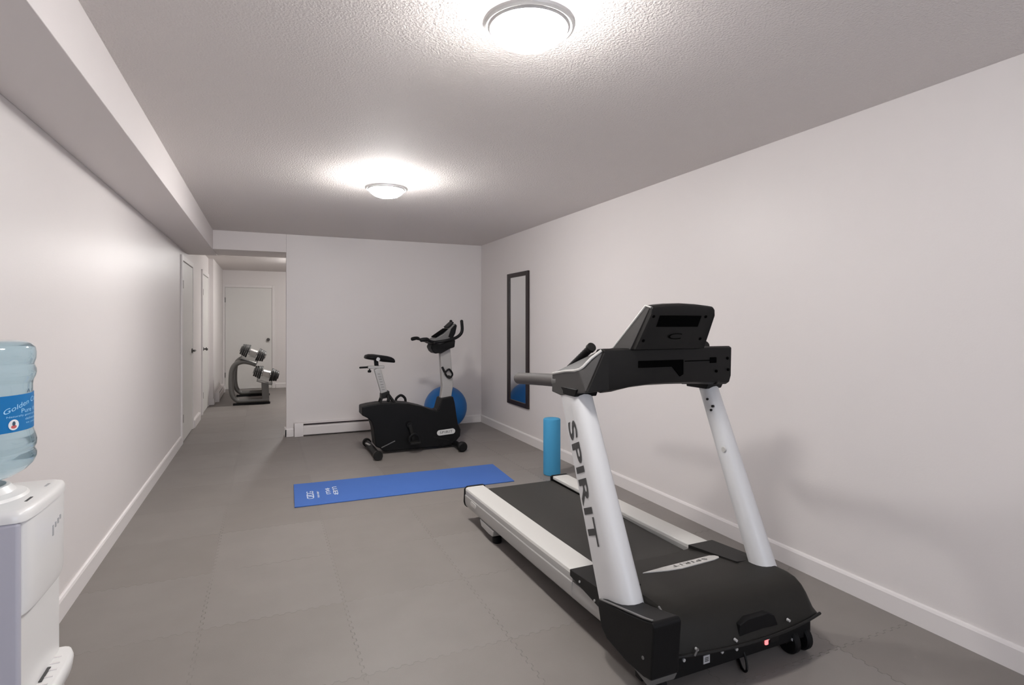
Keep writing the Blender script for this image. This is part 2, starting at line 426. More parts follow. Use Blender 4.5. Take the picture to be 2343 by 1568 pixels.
for k, ch in enumerate('FITNESS'): mat_print(ch, .104, .25+.04*(6-k), .036, .013)
for k, ch in enumerate('4m'): mat_print(ch, .154, .36+.12*(1-k), .10, .034)
for k, ch in enumerate('m8'): mat_print(ch, .186, .30+.17*(1-k), .12, .036)

# ------------------------------------------------------------------ foam roller
t = tag(B().lathe([(0, 0), (.066, 0), (.074, .004), (.0765, .012), (.0765, .488), (.074, .496), (.066, .5), (.03, .5), (.026, .497), (0, .497)],
                  (2.33, 4.39, 0), seg=48).build('foam_roller', M['roller']), 'light blue foam roller standing on end by the right wall', 'foam roller')

# ------------------------------------------------------------------ exercise ball
bc = Vector((2.085, 6.81, .272)); pf = []
for k in range(49):
    a = -PI/2+PI*k/48; r = .272*math.cos(a); r *= 1-.004*(1 if k % 4 == 0 and 10 < k < 38 else 0)
    pf.append((r, .272*math.sin(a)))
t = thing('exercise_ball', 'big blue inflatable exercise ball in the corner behind the bike', 'exercise ball', (bc.x, bc.y, 0))
B().lathe(pf, bc, 'z', 64).build('ball_skin', M['ball'], t, ang=60)
B().lathe([(0, .2695), (.012, .2705), (.013, .274), (.006, .276), (0, .276)], bc, 'x', 16).build('plug', M['labelwhite'], t)

# ------------------------------------------------------------------ treadmill
T = thing('treadmill', 'large black and silver treadmill with tall uprights and console by the right wall', 'treadmill', (1.66, 2.6, 0))
MX = 1.66
mir = lambda pts: [(2*MX-p[0], *p[1:]) for p in pts]
B().prism([(3.61, .192), (3.645, .186), (3.66, .168), (3.645, .15), (3.61, .145), (2.0, .165), (2.0, .214)], 'x', 1.40, 1.925).build('running_belt', M['belt'], T, bevel=.004)
B().box(1.37, 1.95, 2.05, 3.6, .10, .15).build('deck_frame', M['black'], T, bevel=.004)
for sd in (0, 1):
    fx = (lambda x: 2*MX-x) if sd else (lambda x: x)
    sec = [(1.249, .126), (1.254, .100), (1.266, .086), (1.36, .086), (1.386, .10), (1.386, .214), (1.382, .219), (1.272, .219), (1.258, .213), (1.2535, .200), (1.2535, .172), (1.249, .168)]
    rg = [[(fx(x), y, z+dz) for x, z in sec] for y, dz in ((3.628, 0.), (3.3, .004), (2.6, .015), (2.165, .026))]
    rail = B().loft(rg).build('side_rail', M['alu'], T, bevel=.002, ang=25)
    tp_ = [(1.2525, .2), (1.3865, .2), (1.3865, .216), (1.383, .2205), (1.271, .2205), (1.256, .2145)]
    B().loft([[(fx(x), y, z+dz) for x, z in tp_] for y, dz in ((3.628, 0.), (3.3, .004), (2.6, .015), (2.165, .026))]).build('foot_rail', M['railtop'], rail, bevel=.002)
    # lower skirt runs on to the upright cover
    sk = [(1.250, .126), (1.255, .100), (1.266, .086), (1.36, .086), (1.36, .17), (1.2535, .17)]
    B().loft([[(fx(x), y, z+dz) for x, z in sk] for y, dz in ((2.17, .026), (1.86, .036))]).build('rail_skirt', M['alu'], rail, bevel=.002)
    B().prism([(fx(x), z) for x, z in [(1.244, .12), (1.250, .096), (1.264, .082), (1.37, .082), (1.40, .10), (1.40, .216), (1.386, .225), (1.268, .225), (1.248, .208)]], 'y', 3.626, 3.645).build('end_cap', M['black'], rail, bevel=.003)
    B().box(*sorted((fx(1.385), fx(1.40))), 2.16, 3.62, .15, .200).build('gap_strip', M['dark'], rail)
    b = B().prism([(3.36, .09), (3.33, .052), (3.20, .046), (3.14, .05), (3.12, .09)], 'x', *sorted((fx(1.256), fx(1.33))))
    ft = b.build('rear_bracket', M['alu'], T, bevel=.006)
    B().lathe([(0, 0), (.026, 0), (.03, .008), (.028, .04), (.014, .045), (.014, .075), (0, .075)], (fx(1.30), 3.17, 0), 'z', 20).build('rubber_foot', M['black'], ft)
    B().hull([(fx(x), y, z) for x, y, z in [(1.244, 2.175, .25), (1.244, 2.175, .222), (1.40, 2.175, .25), (1.244, 1.86, .18), (1.244, 1.86, .275), (1.40, 1.86, .29), (1.40, 1.86, .18), (1.40, 2.175, .21)]]).build('rail_cover', M['charcoal'], T, bevel=.004)
# pill badge on the side rail
b = B()
for dx in (0,):
    pts = []
    for k in range(24):
        a = 2*PI*k/24; pts.append((3.455+.035*(1 if math.cos(a) > 0 else -1)+.014*math.cos(a), .150+.014*math.sin(a)))
    b.prism(pts, 'x', 1.2455, 1.2495)
rb = b.build('rail_badge', M['badge'], T)
# motor hood
prof = [(2.215, .224), (2.205, .236), (2.12, .247), (1.98, .268), (1.86, .284), (1.76, .293), (1.70, .293), (1.665, .286), (1.64, .27), (1.622, .245), (1.608, .21), (1.598, .175), (1.594, .150)]
rings = []
xs = [(1.338, 0), (1.339, .6), (1.343, .88), (1.352, .98), (1.37, 1), (1.45, 1), (1.55, 1), (1.65, 1), (1.75, 1), (1.85, 1), (1.95, 1), (2.0, 1), (2.030, 1), (2.040, .985), (2.050, .90), (2.073, .45), (2.092, .06), (2.093, 0)]
for x, hk in xs:
    s = max(-1., min(1., (x-1.722)/.385)); ring = []
    for i, (y, z) in enumerate(prof):
        dy = -.045*(1-s*s)*(i-5)/7 if i > 5 else (-.085*(1-s*s)*(3-i)/3 if i < 3 else 0)
        zb = .15 if i > 2 else .2
        ring.append((x, y+dy, zb+(z-zb)*hk))
    rings.append(ring)
# close underneath
rings = [r+[(r[-1][0], 1.80, .15), (r[0][0], 2.1, .17)] for r in rings]
hood = B().loft(rings).build('motor_hood', M['hood'], T, ang=38)
# hood hand recess and lip
B().prism([(1.625, .174), (1.63, .218), (1.67, .232), (1.775, .232), (1.808, .218), (1.828, .176)], 'y', 1.5625, 1.60).build('hand_recess', M['black'], hood, bevel=.003)
lip = [(x, 1.594-.045*(1-((x-1.722)/.385)**2)-.004, .153) for x in [1.345+.0752*k for k in range(11)]]
B().tube(lip, .006, 8, smooth=3).build('hood_lip', M['charcoal'], hood)
B().tube([(1.352, 1.69, .286), (1.350, 1.655, .272), (1.347, 1.62, .24), (1.347, 1.60, .20), (1.348, 1.592, .155)], .0045, 8, smooth=4).build('hood_seam', M['grey'], hood)
for sx, sz in ((1.432, .168), (1.60, .173), (1.88, .185)):
    yy = 1.594-.045*(1-((sx-1.722)/.385)**2)+.004
    B().lathe([(0, -.002), (.005, -.002), (.006, .01), (0, .01)], (sx, yy-.006, sz), 'y', 12).build('screw', M['screw'], hood)
B().beam((1.408, 1.560, .158), (1.424, 1.560, .182), .004, .005).build('hood_clip', M['grey'], hood)  # small slanted grey bar on the hood front
# badge on the hood
def hood_z(x, y):
    for (ya, za), (yb, zb) in zip(prof[1:], prof[2:]):
        if yb <= y <= ya: return za+(zb-za)*(ya-y)/(ya-yb)
    return .25
bpoly = [(1.492, 1.972), (1.60, 1.938), (1.67, 1.928), (1.87, 1.942), (1.905, 1.952), (1.917, 1.968), (1.912, 1.988), (1.89, 2.0), (1.62, 1.985)]
n = len(bpoly)
vs = [(x, y, hood_z(x, y)+.0035) for x, y in bpoly]+[(x, y, hood_z(x, y)-.003) for x, y in bpoly]
bd = B().faces(vs, [tuple(range(n)), tuple(range(2*n-1, n-1, -1))]+[(i, i+n, (i+1) % n+n, (i+1) % n) for i in range(n)]).build('hood_badge', M['badge'], T, smooth=False)
lettering('lettering', 'SPIRIT', (1.845, 1.980, hood_z(1.8, 1.98)+.0052), (-1, -.02, .0), (0, -1, .155), .20, .022, M['print'], bd, 1.25)
# side covers round the upright feet
cov = [(1.90, .244), (1.86, .258), (1.70, .288), (1.60, .311), (1.553, .325), (1.540, .312), (1.548, .22), (1.556, .12), (1.60, .108), (1.70, .105), (1.83, .122), (1.872, .15)]
for sd in (0,):
    a, c = (1.212, 1.334) if not sd else (2.060, 2.106)
    cv = cov if not sd else [(1.90, .20), (1.70, .22), (1.60, .2), (1.60, .108), (1.70, .105), (1.83, .122), (1.872, .15)]
    p = B().prism(cv, 'x', a, c).build('upright_cover', M['black'], T, bevel=.008, seg=3)
    if not sd:
        B().prism([(1.885, .251), (1.60, .3145), (1.555, .3285), (1.557, .331), (1.60, .319), (1.885, .256)], 'x', 1.213, 1.222).build('cover_edge', M['grey'], p, bevel=.001)
        B().lathe([(0, 0), (.006, 0), (.006, .003), (0, .003)], (1.209, 1.600, .178), 'x', 12).build('screw', M['grey'], p)
        B().hull([(1.215, 1.665, .108), (1.215, 1.56, .118), (1.215, 1.575, .088), (1.23, 1.665, .108), (1.33, 1.56, .118), (1.33, 1.575, .088)]).build('corner_plate', M['grey'], p, bevel=.002)
for k, (yy, zz) in enumerate(((2.085, .232), (1.965, .205))):
    B().lathe([(0, -.003), (.005, -.003), (.0055, .004), (0, .004)], (1.243, yy, zz), 'x', 12).build('screw', M['screw'], T)
# lower front frame, switch, labels, wheels, cord
fp = B().box(1.345, 2.06, 1.60, 1.78, .062, .150).build('front_frame', M['black'], T, bevel=.006)
B().box(1.345, 2.03, 1.66, 2.3, .035, .075).build('lift_frame', M['black'], T, bevel=.006)
B().box(1.797, 1.812, 1.594, 1.602, .086, .110).build('power_switch', M['redled'], fp, bevel=.002)
B().box(1.478, 1.522, 1.597, 1.601, .124, .129).build('warning_strip', M['sticker'], fp)
st = B().box(1.484, 1.514, 1.597, 1.6005, .088, .118).build('warning_sticker', M['sticker'], fp)
for k in range(3): B().box(1.490, 1.508, 1.596, 1.5975, .096+.006*k, .099+.006*k).build('sticker_line', M['print'], st)
B().box(1.825, 1.872, 1.597, 1.601, .088, .118).build('rating_plate', M['charcoal'], fp)
for sx, sz in ((1.392, .126), (1.575, .112), (1.648, .105), (1.815, .108), (1.95, .072)):
    B().lathe([(0, -.003), (.006, -.003), (.007, .004), (0, .004)], (sx, 1.598, sz), 'y', 12).build('screw', M['screw'], fp)
for wx in (1.29, 1.965, 2.035):
    w_ = B().lathe([(0, -.016), (.03, -.018), (.046, -.016), (.052, -.009), (.052, .009), (.046, .016), (.03, .018), (0, .016)], (wx, 1.63, .052), 'x', 28).build('transport_wheel', M['black'], T)
    B().lathe([(0, -.021), (.010, -.021), (.012, -.015), (0, -.015)], (wx, 1.63, .052), 'x', 12).build('axle_cap', M['charcoal'], w_)
B().box(1.25, 2.06, 1.66, 1.70, .045, .075).build('wheel_bracket', M['black'], T, bevel=.004)
B().tube([(1.69, 1.605, .085), (1.69, 1.59, .05), (1.685, 1.585, .02), (1.70, 1.62, .0055), (1.78, 1.75, .0055), (1.84, 1.95, .0055)], .0045, 8, smooth=6).build('power_cord', M['black'], T)
# uprights
def upright(sd):
    fx = (lambda x: 2*MX-x) if sd else (lambda x: x)
    rings = []
    for k in range(13):
        u = k/12; z = .225+u*.845
        yb = 1.925+(z-.23)*.405; dep = .198-.055*u; wd = .110-.016*u
        r = []
        for (px_, py_) in [(0, 0), (0, .25), (0, .5), (.015, .68), (.08, .84), (.22, .94), (.42, 1.), (.62, 1.), (.80, .97), (.93, .90), (1, .78), (1, .64), (.96, .52), (.5, .22), (.06, -.01)]:
            r.append((fx(1.240+px_*wd), yb-py_*dep, z))
        rings.append(r)
    return B().loft(rings).build('upright', M['upright'], T, ang=38)
uL, uR = upright(0), upright(1)
# lettering down the outer face of the near upright
zt = .905; top = Vector((1.2385, 1.925+(zt-.23)*.405-.014, zt))
lettering('lettering', 'SPIRIT', top, (0, -.405, -1), (0, -1, .405), .525, .070, M['print'], uL, 1.05, .022)
for u_, (zz, yy) in ((uR, (.93, 2.085)), (uR, (.98, 2.11)), (uR, (.95, 2.075))):
    B().lathe([(0, -.004), (.006, -.004), (.006, .006), (0, .006)], (1.985, yy, zz), 'x', 12).build('bolt_hole', M['charcoal'], u_)
B().lathe([(0, -.003), (.012, -.003), (.014, .003), (0, .003)], (1.981, 2.00, .755), 'x', 20).build('cable_plug', M['badge'], uR)
# console
def con_ring(x, a, q):
    pr = [(2.045, 1.068, .012), (2.034, 1.10, 0), (2.030, 1.236, 0), (2.045, 1.244, 0), (2.16, 1.240, 0), (2.25, 1.205, 0), (2.33, 1.135, 0), (2.335, 1.085, 0), (2.28, 1.06, .01), (2.10, 1.055, .012)]
    return [(x, y if y < 2.05 else 2.045+(y-2.045)*q, z+dz*a) for y, z, dz in pr]
con = B().loft([con_ring(*v) for v in ((1.334, -.6, .38), (1.39, -.4, .45), (1.44, -.1, .8), (1.5, .5, 1), (1.6, 1, 1), (1.72, 1, 1), (1.85, .7, 1), (1.90, .5, .8), (1.96, .2, .45), (2.03, 0, .38), (2.062, 0, .38))])
con.prism([(1.249, 1.060), (1.334, 1.228), (1.36, 1.228), (1.36, 1.062)], 'y', 2.031, 2.06)
con = con.build('console_body', M['charcoal'], T, bevel=.004)
for sd in (0, 1):
    f3 = (lambda p: (2*MX-p[0], p[1], p[2])) if sd else (lambda p: p)
    pts = [(1.236, 2.325, 1.118), (1.234, 2.245, 1.022), (1.248, 2.045, 1.056), (1.236, 2.33, 1.03), (1.333, 2.045, 1.234), (1.345, 2.045, 1.06), (1.31, 2.33, 1.115), (1.345, 2.08, 1.236), (1.31, 2.33, 1.03), (1.245, 2.10, 1.15), (1.30, 2.12, 1.165)]
    if sd: pts = [(1.258, 2.325, 1.118), (1.256, 2.11, 1.06), (1.258, 2.33, 1.03), (1.275, 2.045, 1.236), (1.262, 2.05, 1.10), (1.345, 2.04, 1.06), (1.31, 2.33, 1.115), (1.345, 2.08, 1.236), (1.31, 2.33, 1.03)]
    arm = B().hull([f3(p) for p in pts]).build('console_arm', M['slate'] if not sd else M['charcoal'], T, bevel=.005)
    if not sd:
        B().tube([(1.238, 2.322, 1.116), (1.243, 2.21, 1.136), (1.250, 2.10, 1.152), (1.290, 2.07, 1.200), (1.330, 2.047, 1.236)], .0065, 8, smooth=3).build('arm_lit_edge', M['badge'], arm)  # pale strip puts the lit top edge of the arm into colour
    B().loft([[f3(q) for q in [(1.236, 2.10+a, z), (1.345, 2.09+a, z), (1.345, 2.25, z), (1.236, 2.25, z)]] for a, z in ((0, 1.065), (.02, 1.03))]).build('upright_collar', M['black'], arm, bevel=.004)
    hr = B().tube([f3((1.272, 2.30, 1.082)), f3((1.272, 2.50, 1.070)), f3((1.272, 2.78, 1.050))], .031, 20, smooth=4, round_end=True).build('handrail', M['rubber'], T, ang=60)
    B().tube([f3((1.272, 2.29, 1.083)), f3((1.272, 2.335, 1.080))], .038, 20).build('handrail_collar', M['grey'], hr, bevel=.003)
    g0, g1 = Vector(f3((1.33, 2.318, 1.140))), Vector(f3((1.33, 2.130, 1.246)))
    rb_ = [g0.lerp(g1, k/22) for k in range(23)]
    g = B().tube(rb_, [.0165 if k % 2 else .0185 for k in range(23)], 14).build('sensor_grip', M['black'], T, ang=70)
    B().tube([g0.lerp(g1, .93), g0.lerp(g1, 1.03)], .022, 16).build('grip_cap', M['charcoal'], g, bevel=.003)
    B().tube([g0-(g1-g0)*.05, g0+Vector((-.01 if not sd else .01, -.01, -.045))], .02, 14).build('grip_mount', M['grey'], g)
# console back details; black plates stand in for shade in recess and hole
B().prism([(1.512, 1.155), (1.512, 1.186), (1.765, 1.186), (1.765, 1.118), (1.745, 1.108), (1.70, 1.155)], 'y', 2.0275, 2.036).build('recess_shade', M['dark'], con, bevel=.002)
B().box(1.925, 1.965, 2.0275, 2.036, 1.165, 1.192).build('socket_shade', M['dark'], con, bevel=.002)
B().box(1.775, 1.925, 2.0285, 2.034, 1.176, 1.180).build('seam_line', M['dark'], con)
for sx, sz in ((1.965, 1.125), (2.035, 1.185), (2.04, 1.13)):
    B().lathe([(0, -.002), (.007, -.002), (.007, .004), (0, .004)], (sx, 2.030, sz), 'y', 12).build('screw_hole', M['dark'], con)
# display head
rings = []
for s_ in (-1, -.96, -.8, -.5, 0, .5, .8, .96, 1):
    xb = 1.668+s_*.194; xt = 1.670+s_*.174; zt_ = 1.428+.012*(1-s_*s_)-(.008 if abs(s_) == 1 else 0)
    rings.append([(xb, 2.0, 1.238), (xt+(xb-xt)*.15, 1.916, zt_-.032), (xt, 1.914, zt_-.008), (xt, 1.922, zt_), (xt, 1.955, zt_+.004), (xb, 2.185, 1.232)])
head = B().loft(rings).build('display_head', M['charcoal'], T, bevel=.003, ang=25)
B().hull([(1.468, 2.16, 1.238), (1.468, 2.03, 1.238), (1.494, 1.93, 1.418), (1.494, 1.948, 1.428), (1.474, 2.16, 1.238), (1.476, 2.03, 1.238), (1.502, 1.93, 1.418), (1.502, 1.948, 1.428)]).build('side_trim', M['slate'], head, bevel=.002)
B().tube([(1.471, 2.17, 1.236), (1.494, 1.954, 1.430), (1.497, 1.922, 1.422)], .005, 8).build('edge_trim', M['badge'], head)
nb = Vector((0, -.190, -.086)).normalized()      # outward normal of the head's back
def on_back(x, v, off=.001):                      # v = 0 bottom .. 1 top
    return Vector((x, 2.0, 1.238)).lerp(Vector((x, 1.916, 1.400)), v)+nb*off
bvec = (Vector((0, 1.916, 1.400))-Vector((0, 2.0, 1.238))).normalized()
def back_plate(name, x0, x1, v0, v1, m, off=.0015):
    q = [on_back(x0, v0, off), on_back(x1, v0, off), on_back(x1, v1, off), on_back(x0, v1, off)]
    q2 = [p-nb*.006 for p in q]
    return B().loft([[tuple(p) for p in q], [tuple(p) for p in q2]]).build(name, m, head, bevel=.0015)
back_plate('speaker_slot', 1.545, 1.775, .62, .92, M['dark'])
lettering('emblem', 'C', on_back(1.625, .28, .0018), (1, 0, 0), bvec, .075, .030, M['dark'], head)
for sx, v in ((1.512, .90), (1.80, .9), (1.50, .25), (1.815, .28)):
    p = on_back(sx, v, 0)
    B().tube([p+nb*.002, p-nb*.003], .007, 12).build('screw_hole', M['dark'], head)
# screen on the runner's side
q = [Vector((x, y, z)) for x, y, z in ((1.52, 2.155, 1.258), (1.81, 2.155, 1.258), (1.80, 1.985, 1.411), (1.535, 1.985, 1.411))]
nf = (q[1]-q[0]).cross(q[3]-q[0]).normalized(); nf = nf if nf.y > 0 else -nf
B().loft([[tuple(p+nf*.004) for p in q], [tuple(p-nf*.004) for p in q]]).build('display_screen', M['dark'], head, bevel=.001)

# ------------------------------------------------------------------ exercise bike
K = thing('exercise_bike', 'black and silver upright exercise bike standing before the back wall', 'exercise bike', (1.40, 5.85, 0))
body = [(.882, .499), (.95, .512), (1.05, .523), (1.212, .522), (1.356, .506), (1.502, .466), (1.60, .428), (1.66, .410), (1.687, .412), (1.70, .46), (1.722, .537), (1.846, .553), (1.864, .483), (1.882, .36), (1.90, .252), (1.93, .19), (1.925, .12), (1.86, .05), (1.80, .030), (1.45, .024), (1.10, .028), (1.061, .066), (1.02, .085), (1.008, .179), (1.0, .26), (.976, .343), (.935, .385), (.882, .414)]
B().prism(body, 'y', 5.74, 5.96).build('body_shell', M['black'], K, bevel=.012, seg=3)
B().prism([(1.66, .415), (1.69, .42), (1.725, .53), (1.715, .535), (1.70, .50)], 'y', 5.737, 5.741).build('post_trim', M['charcoal'], K)
B().beam((1.075, 5.737, .072), (1.215, 5.737, .130), .005, .009).build('body_stripe', M['grey'], K)
B().beam((1.62, 5.737, .135), (1.80, 5.737, .085), .004, .008).build('body_stripe', M['charcoal'], K)
# badge with lettering
pts = []
for k in range(24):
    a = 2*PI*k/24; pts.append((1.763+.072*(1 if math.cos(a) > 0 else -1)+.029*math.cos(a), .178+.029*math.sin(a)+.004*(1 if math.cos(a) > 0 else -1)))
bb = B().prism(pts, 'y', 5.733, 5.742).build('badge', M['spirit_badge'], K, bevel=.002)
lettering('lettering', 'SPIRIT', (1.692, 5.7315, .163), (1, 0, .05), (0, 0, 1), .142, .027, M['print'], bb, 1.1)
# crank, pedals
cr = B().lathe([(0, 5.70), (.03, 5.70), (.034, 5.72), (.034, 5.98), (.03, 6.0), (0, 6.0)], (1.36, 0, .29), 'y', 20).build('crank_hub', M['black'], K)
B().beam((1.36, 5.70, .29), (1.40, 5.70, .125), .022, .034).build('crank_arm', M['charcoal'], cr, bevel=.004)
B().beam((1.36, 6.0, .29), (1.34, 6.0, .455), .022, .034).build('crank_arm', M['charcoal'], cr, bevel=.004)
def pedal(px_, y0_, y1_, pz):
    p = B().box(px_-.055, px_+.055, y0_, y1_, pz-.012, pz+.012).build('pedal', M['charcoal'], K, bevel=.006)
    ym = (y0_+y1_)/2
    B().tube([(px_-.052, ym, pz+.005), (px_-.05, ym, pz+.055), (px_, ym, pz+.088), (px_+.045, ym, pz+.055), (px_+.052, ym, pz+.005)], .014, 8, smooth=5, squash=.35).build('foot_strap', M['black'], p)
    return p
pedal(1.40, 5.60, 5.69, .115)
pedal(1.345, 6.01, 6.10, .468)
# stabilisers and wheels
for px_, nm in ((1.0, 'rear_stabiliser'), (1.87, 'front_stabiliser')):
    s_ = B().tube([(px_, 5.53, .045), (px_, 6.17, .045)], .032, 16).build(nm, M['black'], K)
    for yy in (5.52, 6.18):
        if px_ > 1.5:
            w_ = B().lathe([(0, -.03), (.035, -.03), (.052, -.018), (.055, 0), (.052, .018), (.035, .03), (0, .03)], (px_, yy, .055), 'y', 24).build('transport_wheel', M['black'], s_)
        else:
            B().lathe([(0, -.028), (.040, -.028), (.046, -.018), (.046, .018), (.040, .028), (0, .028)], (px_, yy, .046), 'y', 24).build('end_cap', M['charcoal'], s_)
B().beam((.985, 5.90, .075), (.965, 6.02, .072), .02, .01).build('level_plate', M['bikegrey'], K, bevel=.002)
B().hull([(1.87, 5.80, .05), (1.94, 5.80, .12), (1.94, 5.80, .17), (1.86, 5.80, .2), (1.87, 5.90, .05), (1.94, 5.90, .12), (1.94, 5.90, .17), (1.86, 5.90, .2)]).build('front_bracket', M['black'], K, bevel=.006)
# seat
sp_ = B().beam((1.050, 5.85, .875), (1.128, 5.85, .60), .045, .066).build('seat_post', M['bikegrey'], K, bevel=.006)
for k in range(7):
    u = .2+k*.1; c_ = Vector((1.050, 5.826, .875)).lerp(Vector((1.128, 5.826, .60)), u)
    B().box(c_.x-.014, c_.x+.014, c_.y-.0015, c_.y+.002, c_.z-.0018, c_.z+.0018).build('height_mark', M['grey'], sp_)
B().hull([(1.088, y, .618) for y in (5.80, 5.90)]+[(1.170, y, .64) for y in (5.80, 5.90)]+[(1.085, y, .560) for y in (5.80, 5.90)]+[(1.175, y, .575) for y in (5.80, 5.90)]).beam((1.098, 5.81, .58), (1.075, 5.80, .51), .02, .018).beam((1.16, 5.81, .61), (1.232, 5.80, .507), .02, .022).beam((1.098, 5.89, .58), (1.075, 5.90, .51), .02, .018).beam((1.16, 5.89, .61), (1.232, 5.90, .507), .02, .022).build('seat_bracket', M['charcoal'], K, bevel=.004)
B().tube([(1.150, 5.79, .595), (1.155, 5.77, .565), (1.150, 5.765, .545)], .017, 12, round_end=True).build('height_lever', M['black'], K)
B().box(.955, 1.124, 5.825, 5.875, .876, .906).build('seat_slider', M['bikegrey'], K, bevel=.006)
B().tube([(.955, 5.85, .892), (.878, 5.85, .890)], .010, 12, round_end=True).build('slider_lever', M['black'], K)
kn = B().tube([(.975, 5.84, .877), (.972, 5.84, .862)], .007, 10).lathe([(0, -.014), (.016, -.012), (.019, 0), (.016, .012), (0, .014)], (.972, 5.84, .850), 'z', 16).build('slider_knob', M['black'], K)
rings = []
for x, zc, hw, hh in [(.925, .992, .055, .010), (.935, .998, .095, .022), (.965, .998, .118, .030), (1.01, .993, .110, .034), (1.06, .985, .082, .034), (1.11, .975, .050, .036), (1.16, .968, .035, .034), (1.20, .960, .028, .030), (1.228, .950, .020, .022), (1.238, .943, .008, .010)]:
    rings.append([(x, 5.85+hw*math.cos(2*PI*k/20)*(1 if abs(math.cos(2*PI*k/20)) < .9 else .98), zc+hh*math.sin(2*PI*k/20)*(1. if math.sin(2*PI*k/20) > 0 else .9)) for k in range(20)])
sd_ = B().loft(rings).build('saddle', M['black'], K, ang=60)
B().lathe([(0, -.002), (.02, -.002), (.02, .004), (0, .004)], (1.045, 5.757, .978), 'y', 16).build('saddle_emblem', M['sticker'], sd_)
B().hull([(1.02, 5.83, .96), (1.06, 5.83, .96), (1.025, 5.83, .905), (1.065, 5.83, .905), (1.02, 5.87, .96), (1.06, 5.87, .96), (1.025, 5.87, .905), (1.065, 5.87, .905)]).build('saddle_clamp', M['black'], sd_, bevel=.003)
# console post
B().loft([[(x0_, 5.82-w_, z_), (x1_, 5.82-w_, z1_), (x1_, 5.88+w_, z1_), (x0_, 5.88+w_, z_)] for x0_, x1_, z_, z1_, w_ in
          ((1.728, 1.846, .53, .545, .012), (1.745, 1.868, .67, .67, .01), (1.732, 1.850, .86, .88, .008), (1.722, 1.835, 1.02, 1.08, .008))]).build('console_post', M['bikegrey'], K, bevel=.010, seg=3)
# bottle holder / clamp on the post
cl = B().beam((1.737, 5.800, .874), (1.765, 5.795, .815), .02, .022).build('adjust_clamp', M['black'], K, bevel=.003)
ringp = [(1.785, 5.79, .83), (1.815, 5.785, .845), (1.85, 5.785, .79), (1.815, 5.79, .752), (1.77, 5.79, .80), (1.785, 5.79, .83)]
B().tube(ringp, .010, 10, smooth=4).build('clamp_lever', M['black'], cl)
B().beam((1.80, 5.79, .77), (1.83, 5.79, .755), .03, .03).build('clamp_bolt', M['charcoal'], cl, bevel=.004)
# console housing
B().prism([(1.600, 1.090), (1.622, 1.045), (1.651, 1.020), (1.728, 1.027), (1.818, 1.071), (1.868, 1.085), (1.877, 1.165), (1.686, 1.125), (1.621, 1.135)], 'y', 5.76, 5.94).build('console_housing', M['black'], K, bevel=.012, seg=3)
# tilted console panel
def slab(pa, pb, y0a, y1a, th, y0b=None, y1b=None):
    y0b = y0a if y0b is None else y0b; y1b = y1a if y1b is None else y1b
    pa, pb = Vector((pa[0], 0, pa[1])), Vector((pb[0], 0, pb[1])); t_ = (pb-pa).normalized(); n_ = Vector((-t_.z, 0, t_.x))*th
    g = []
    for p, a, c in ((pa, y0a, y1a), (pb, y0b, y1b)):
        g.append([(p.x, a, p.z), (p.x, c, p.z), (p.x+n_.x, c, p.z+n_.z), (p.x+n_.x, a, p.z+n_.z)])
    return B().loft(g)
cp = B().prism([(1.598, 1.128), (1.612, 1.165), (1.735, 1.232), (1.80, 1.290), (1.868, 1.345), (1.892, 1.325), (1.872, 1.235), (1.835, 1.165), (1.70, 1.122)], 'y', 5.745, 5.955).build('console_panel', M['grey'], K, bevel=.010)
B().prism([(1.820, 1.285), (1.868, 1.335), (1.884, 1.318), (1.866, 1.238), (1.832, 1.175), (1.79, 1.20)], 'y', 5.741, 5.747).build('panel_side', M['black'], cp, bevel=.001)
slab((1.655, 1.195), (1.79, 1.285), 5.76, 5.94, .006).build('display', M['dark'], cp, bevel=.001)
slab((1.80, 1.297), (1.862, 1.352), 5.77, 5.93, .012).build('reading_rest', M['black'], cp, bevel=.002)
for yy, nm in ((5.66, 1), (6.04, -1)):
    hb = B().tube([(1.60, 5.85-(.04*nm), 1.145), (1.62, yy+.05*nm, 1.145), (1.70, yy, 1.155), (1.826, yy, 1.183), (1.893, yy, 1.222), (1.918, yy, 1.275), (1.912, yy, 1.370)], .017, 12, smooth=5, round_end=True).build('handlebar', M['black'], K, ang=60)
    B().tube([(1.625, yy+.03*nm, 1.148), (1.57, yy+.005*nm, 1.158), (1.525, yy-.01*nm, 1.18), (1.470, yy-.005*nm, 1.172)], [.014, .014, .019, .021], 12, smooth=4, round_end=True).build('rear_grip', M['black'], hb, ang=60)
B().tube([(1.61, 5.67, 1.15), (1.60, 5.85, 1.14), (1.61, 6.03, 1.15)], .016, 12, smooth=4).build('cross_bar', M['charcoal'], K)

# ------------------------------------------------------------------ dumbbell rack
R = thing('dumbbell_rack', 'grey steel two tier dumbbell rack standing in the hallway by the far door', 'dumbbell rack', (-.25, 10.75, 0))
cpath = [(-.154, .655), (-.266, .698), (-.37, .708), (-.465, .665), (-.515, .57), (-.528, .43), (-.525, .27), (-.50, .15), (-.44, .082), (-.36, .068), (.04, .068)]
for yy in (10.10, 11.25):
    fr = B().tube([(x, yy, z) for x, z in cpath], .040, 12, smooth=4, squash=1.).build('side_frame', M['rack'], R, ang=60)
    B().box(-.50, .055, yy-.035, yy+.035, .0, .034).build('foot_bar', M['black'], fr, bevel=.005)
    B().beam((-.012, yy, .065), (-.025, yy, .36), .07, .11).build('front_post', M['rack'], fr, bevel=.006)
def tray(x, z, w, ang_, name):
    c_, s_ = math.cos(ang_), math.sin(ang_)
    def P(u, v): return (x+u*c_-v*s_, z+u*s_+v*c_)
    poly = [P(-w/2, .02), P(-w/2, -.02), P(w/2, -.02), P(w/2, .02), P(w/2-.01, .02), P(w/2-.01, -.008), P(-w/2+.01, -.008), P(-w/2+.01, .02)]
    return B().prism(poly, 'y', 10.02, 11.32).build(name, M['rack'], R)
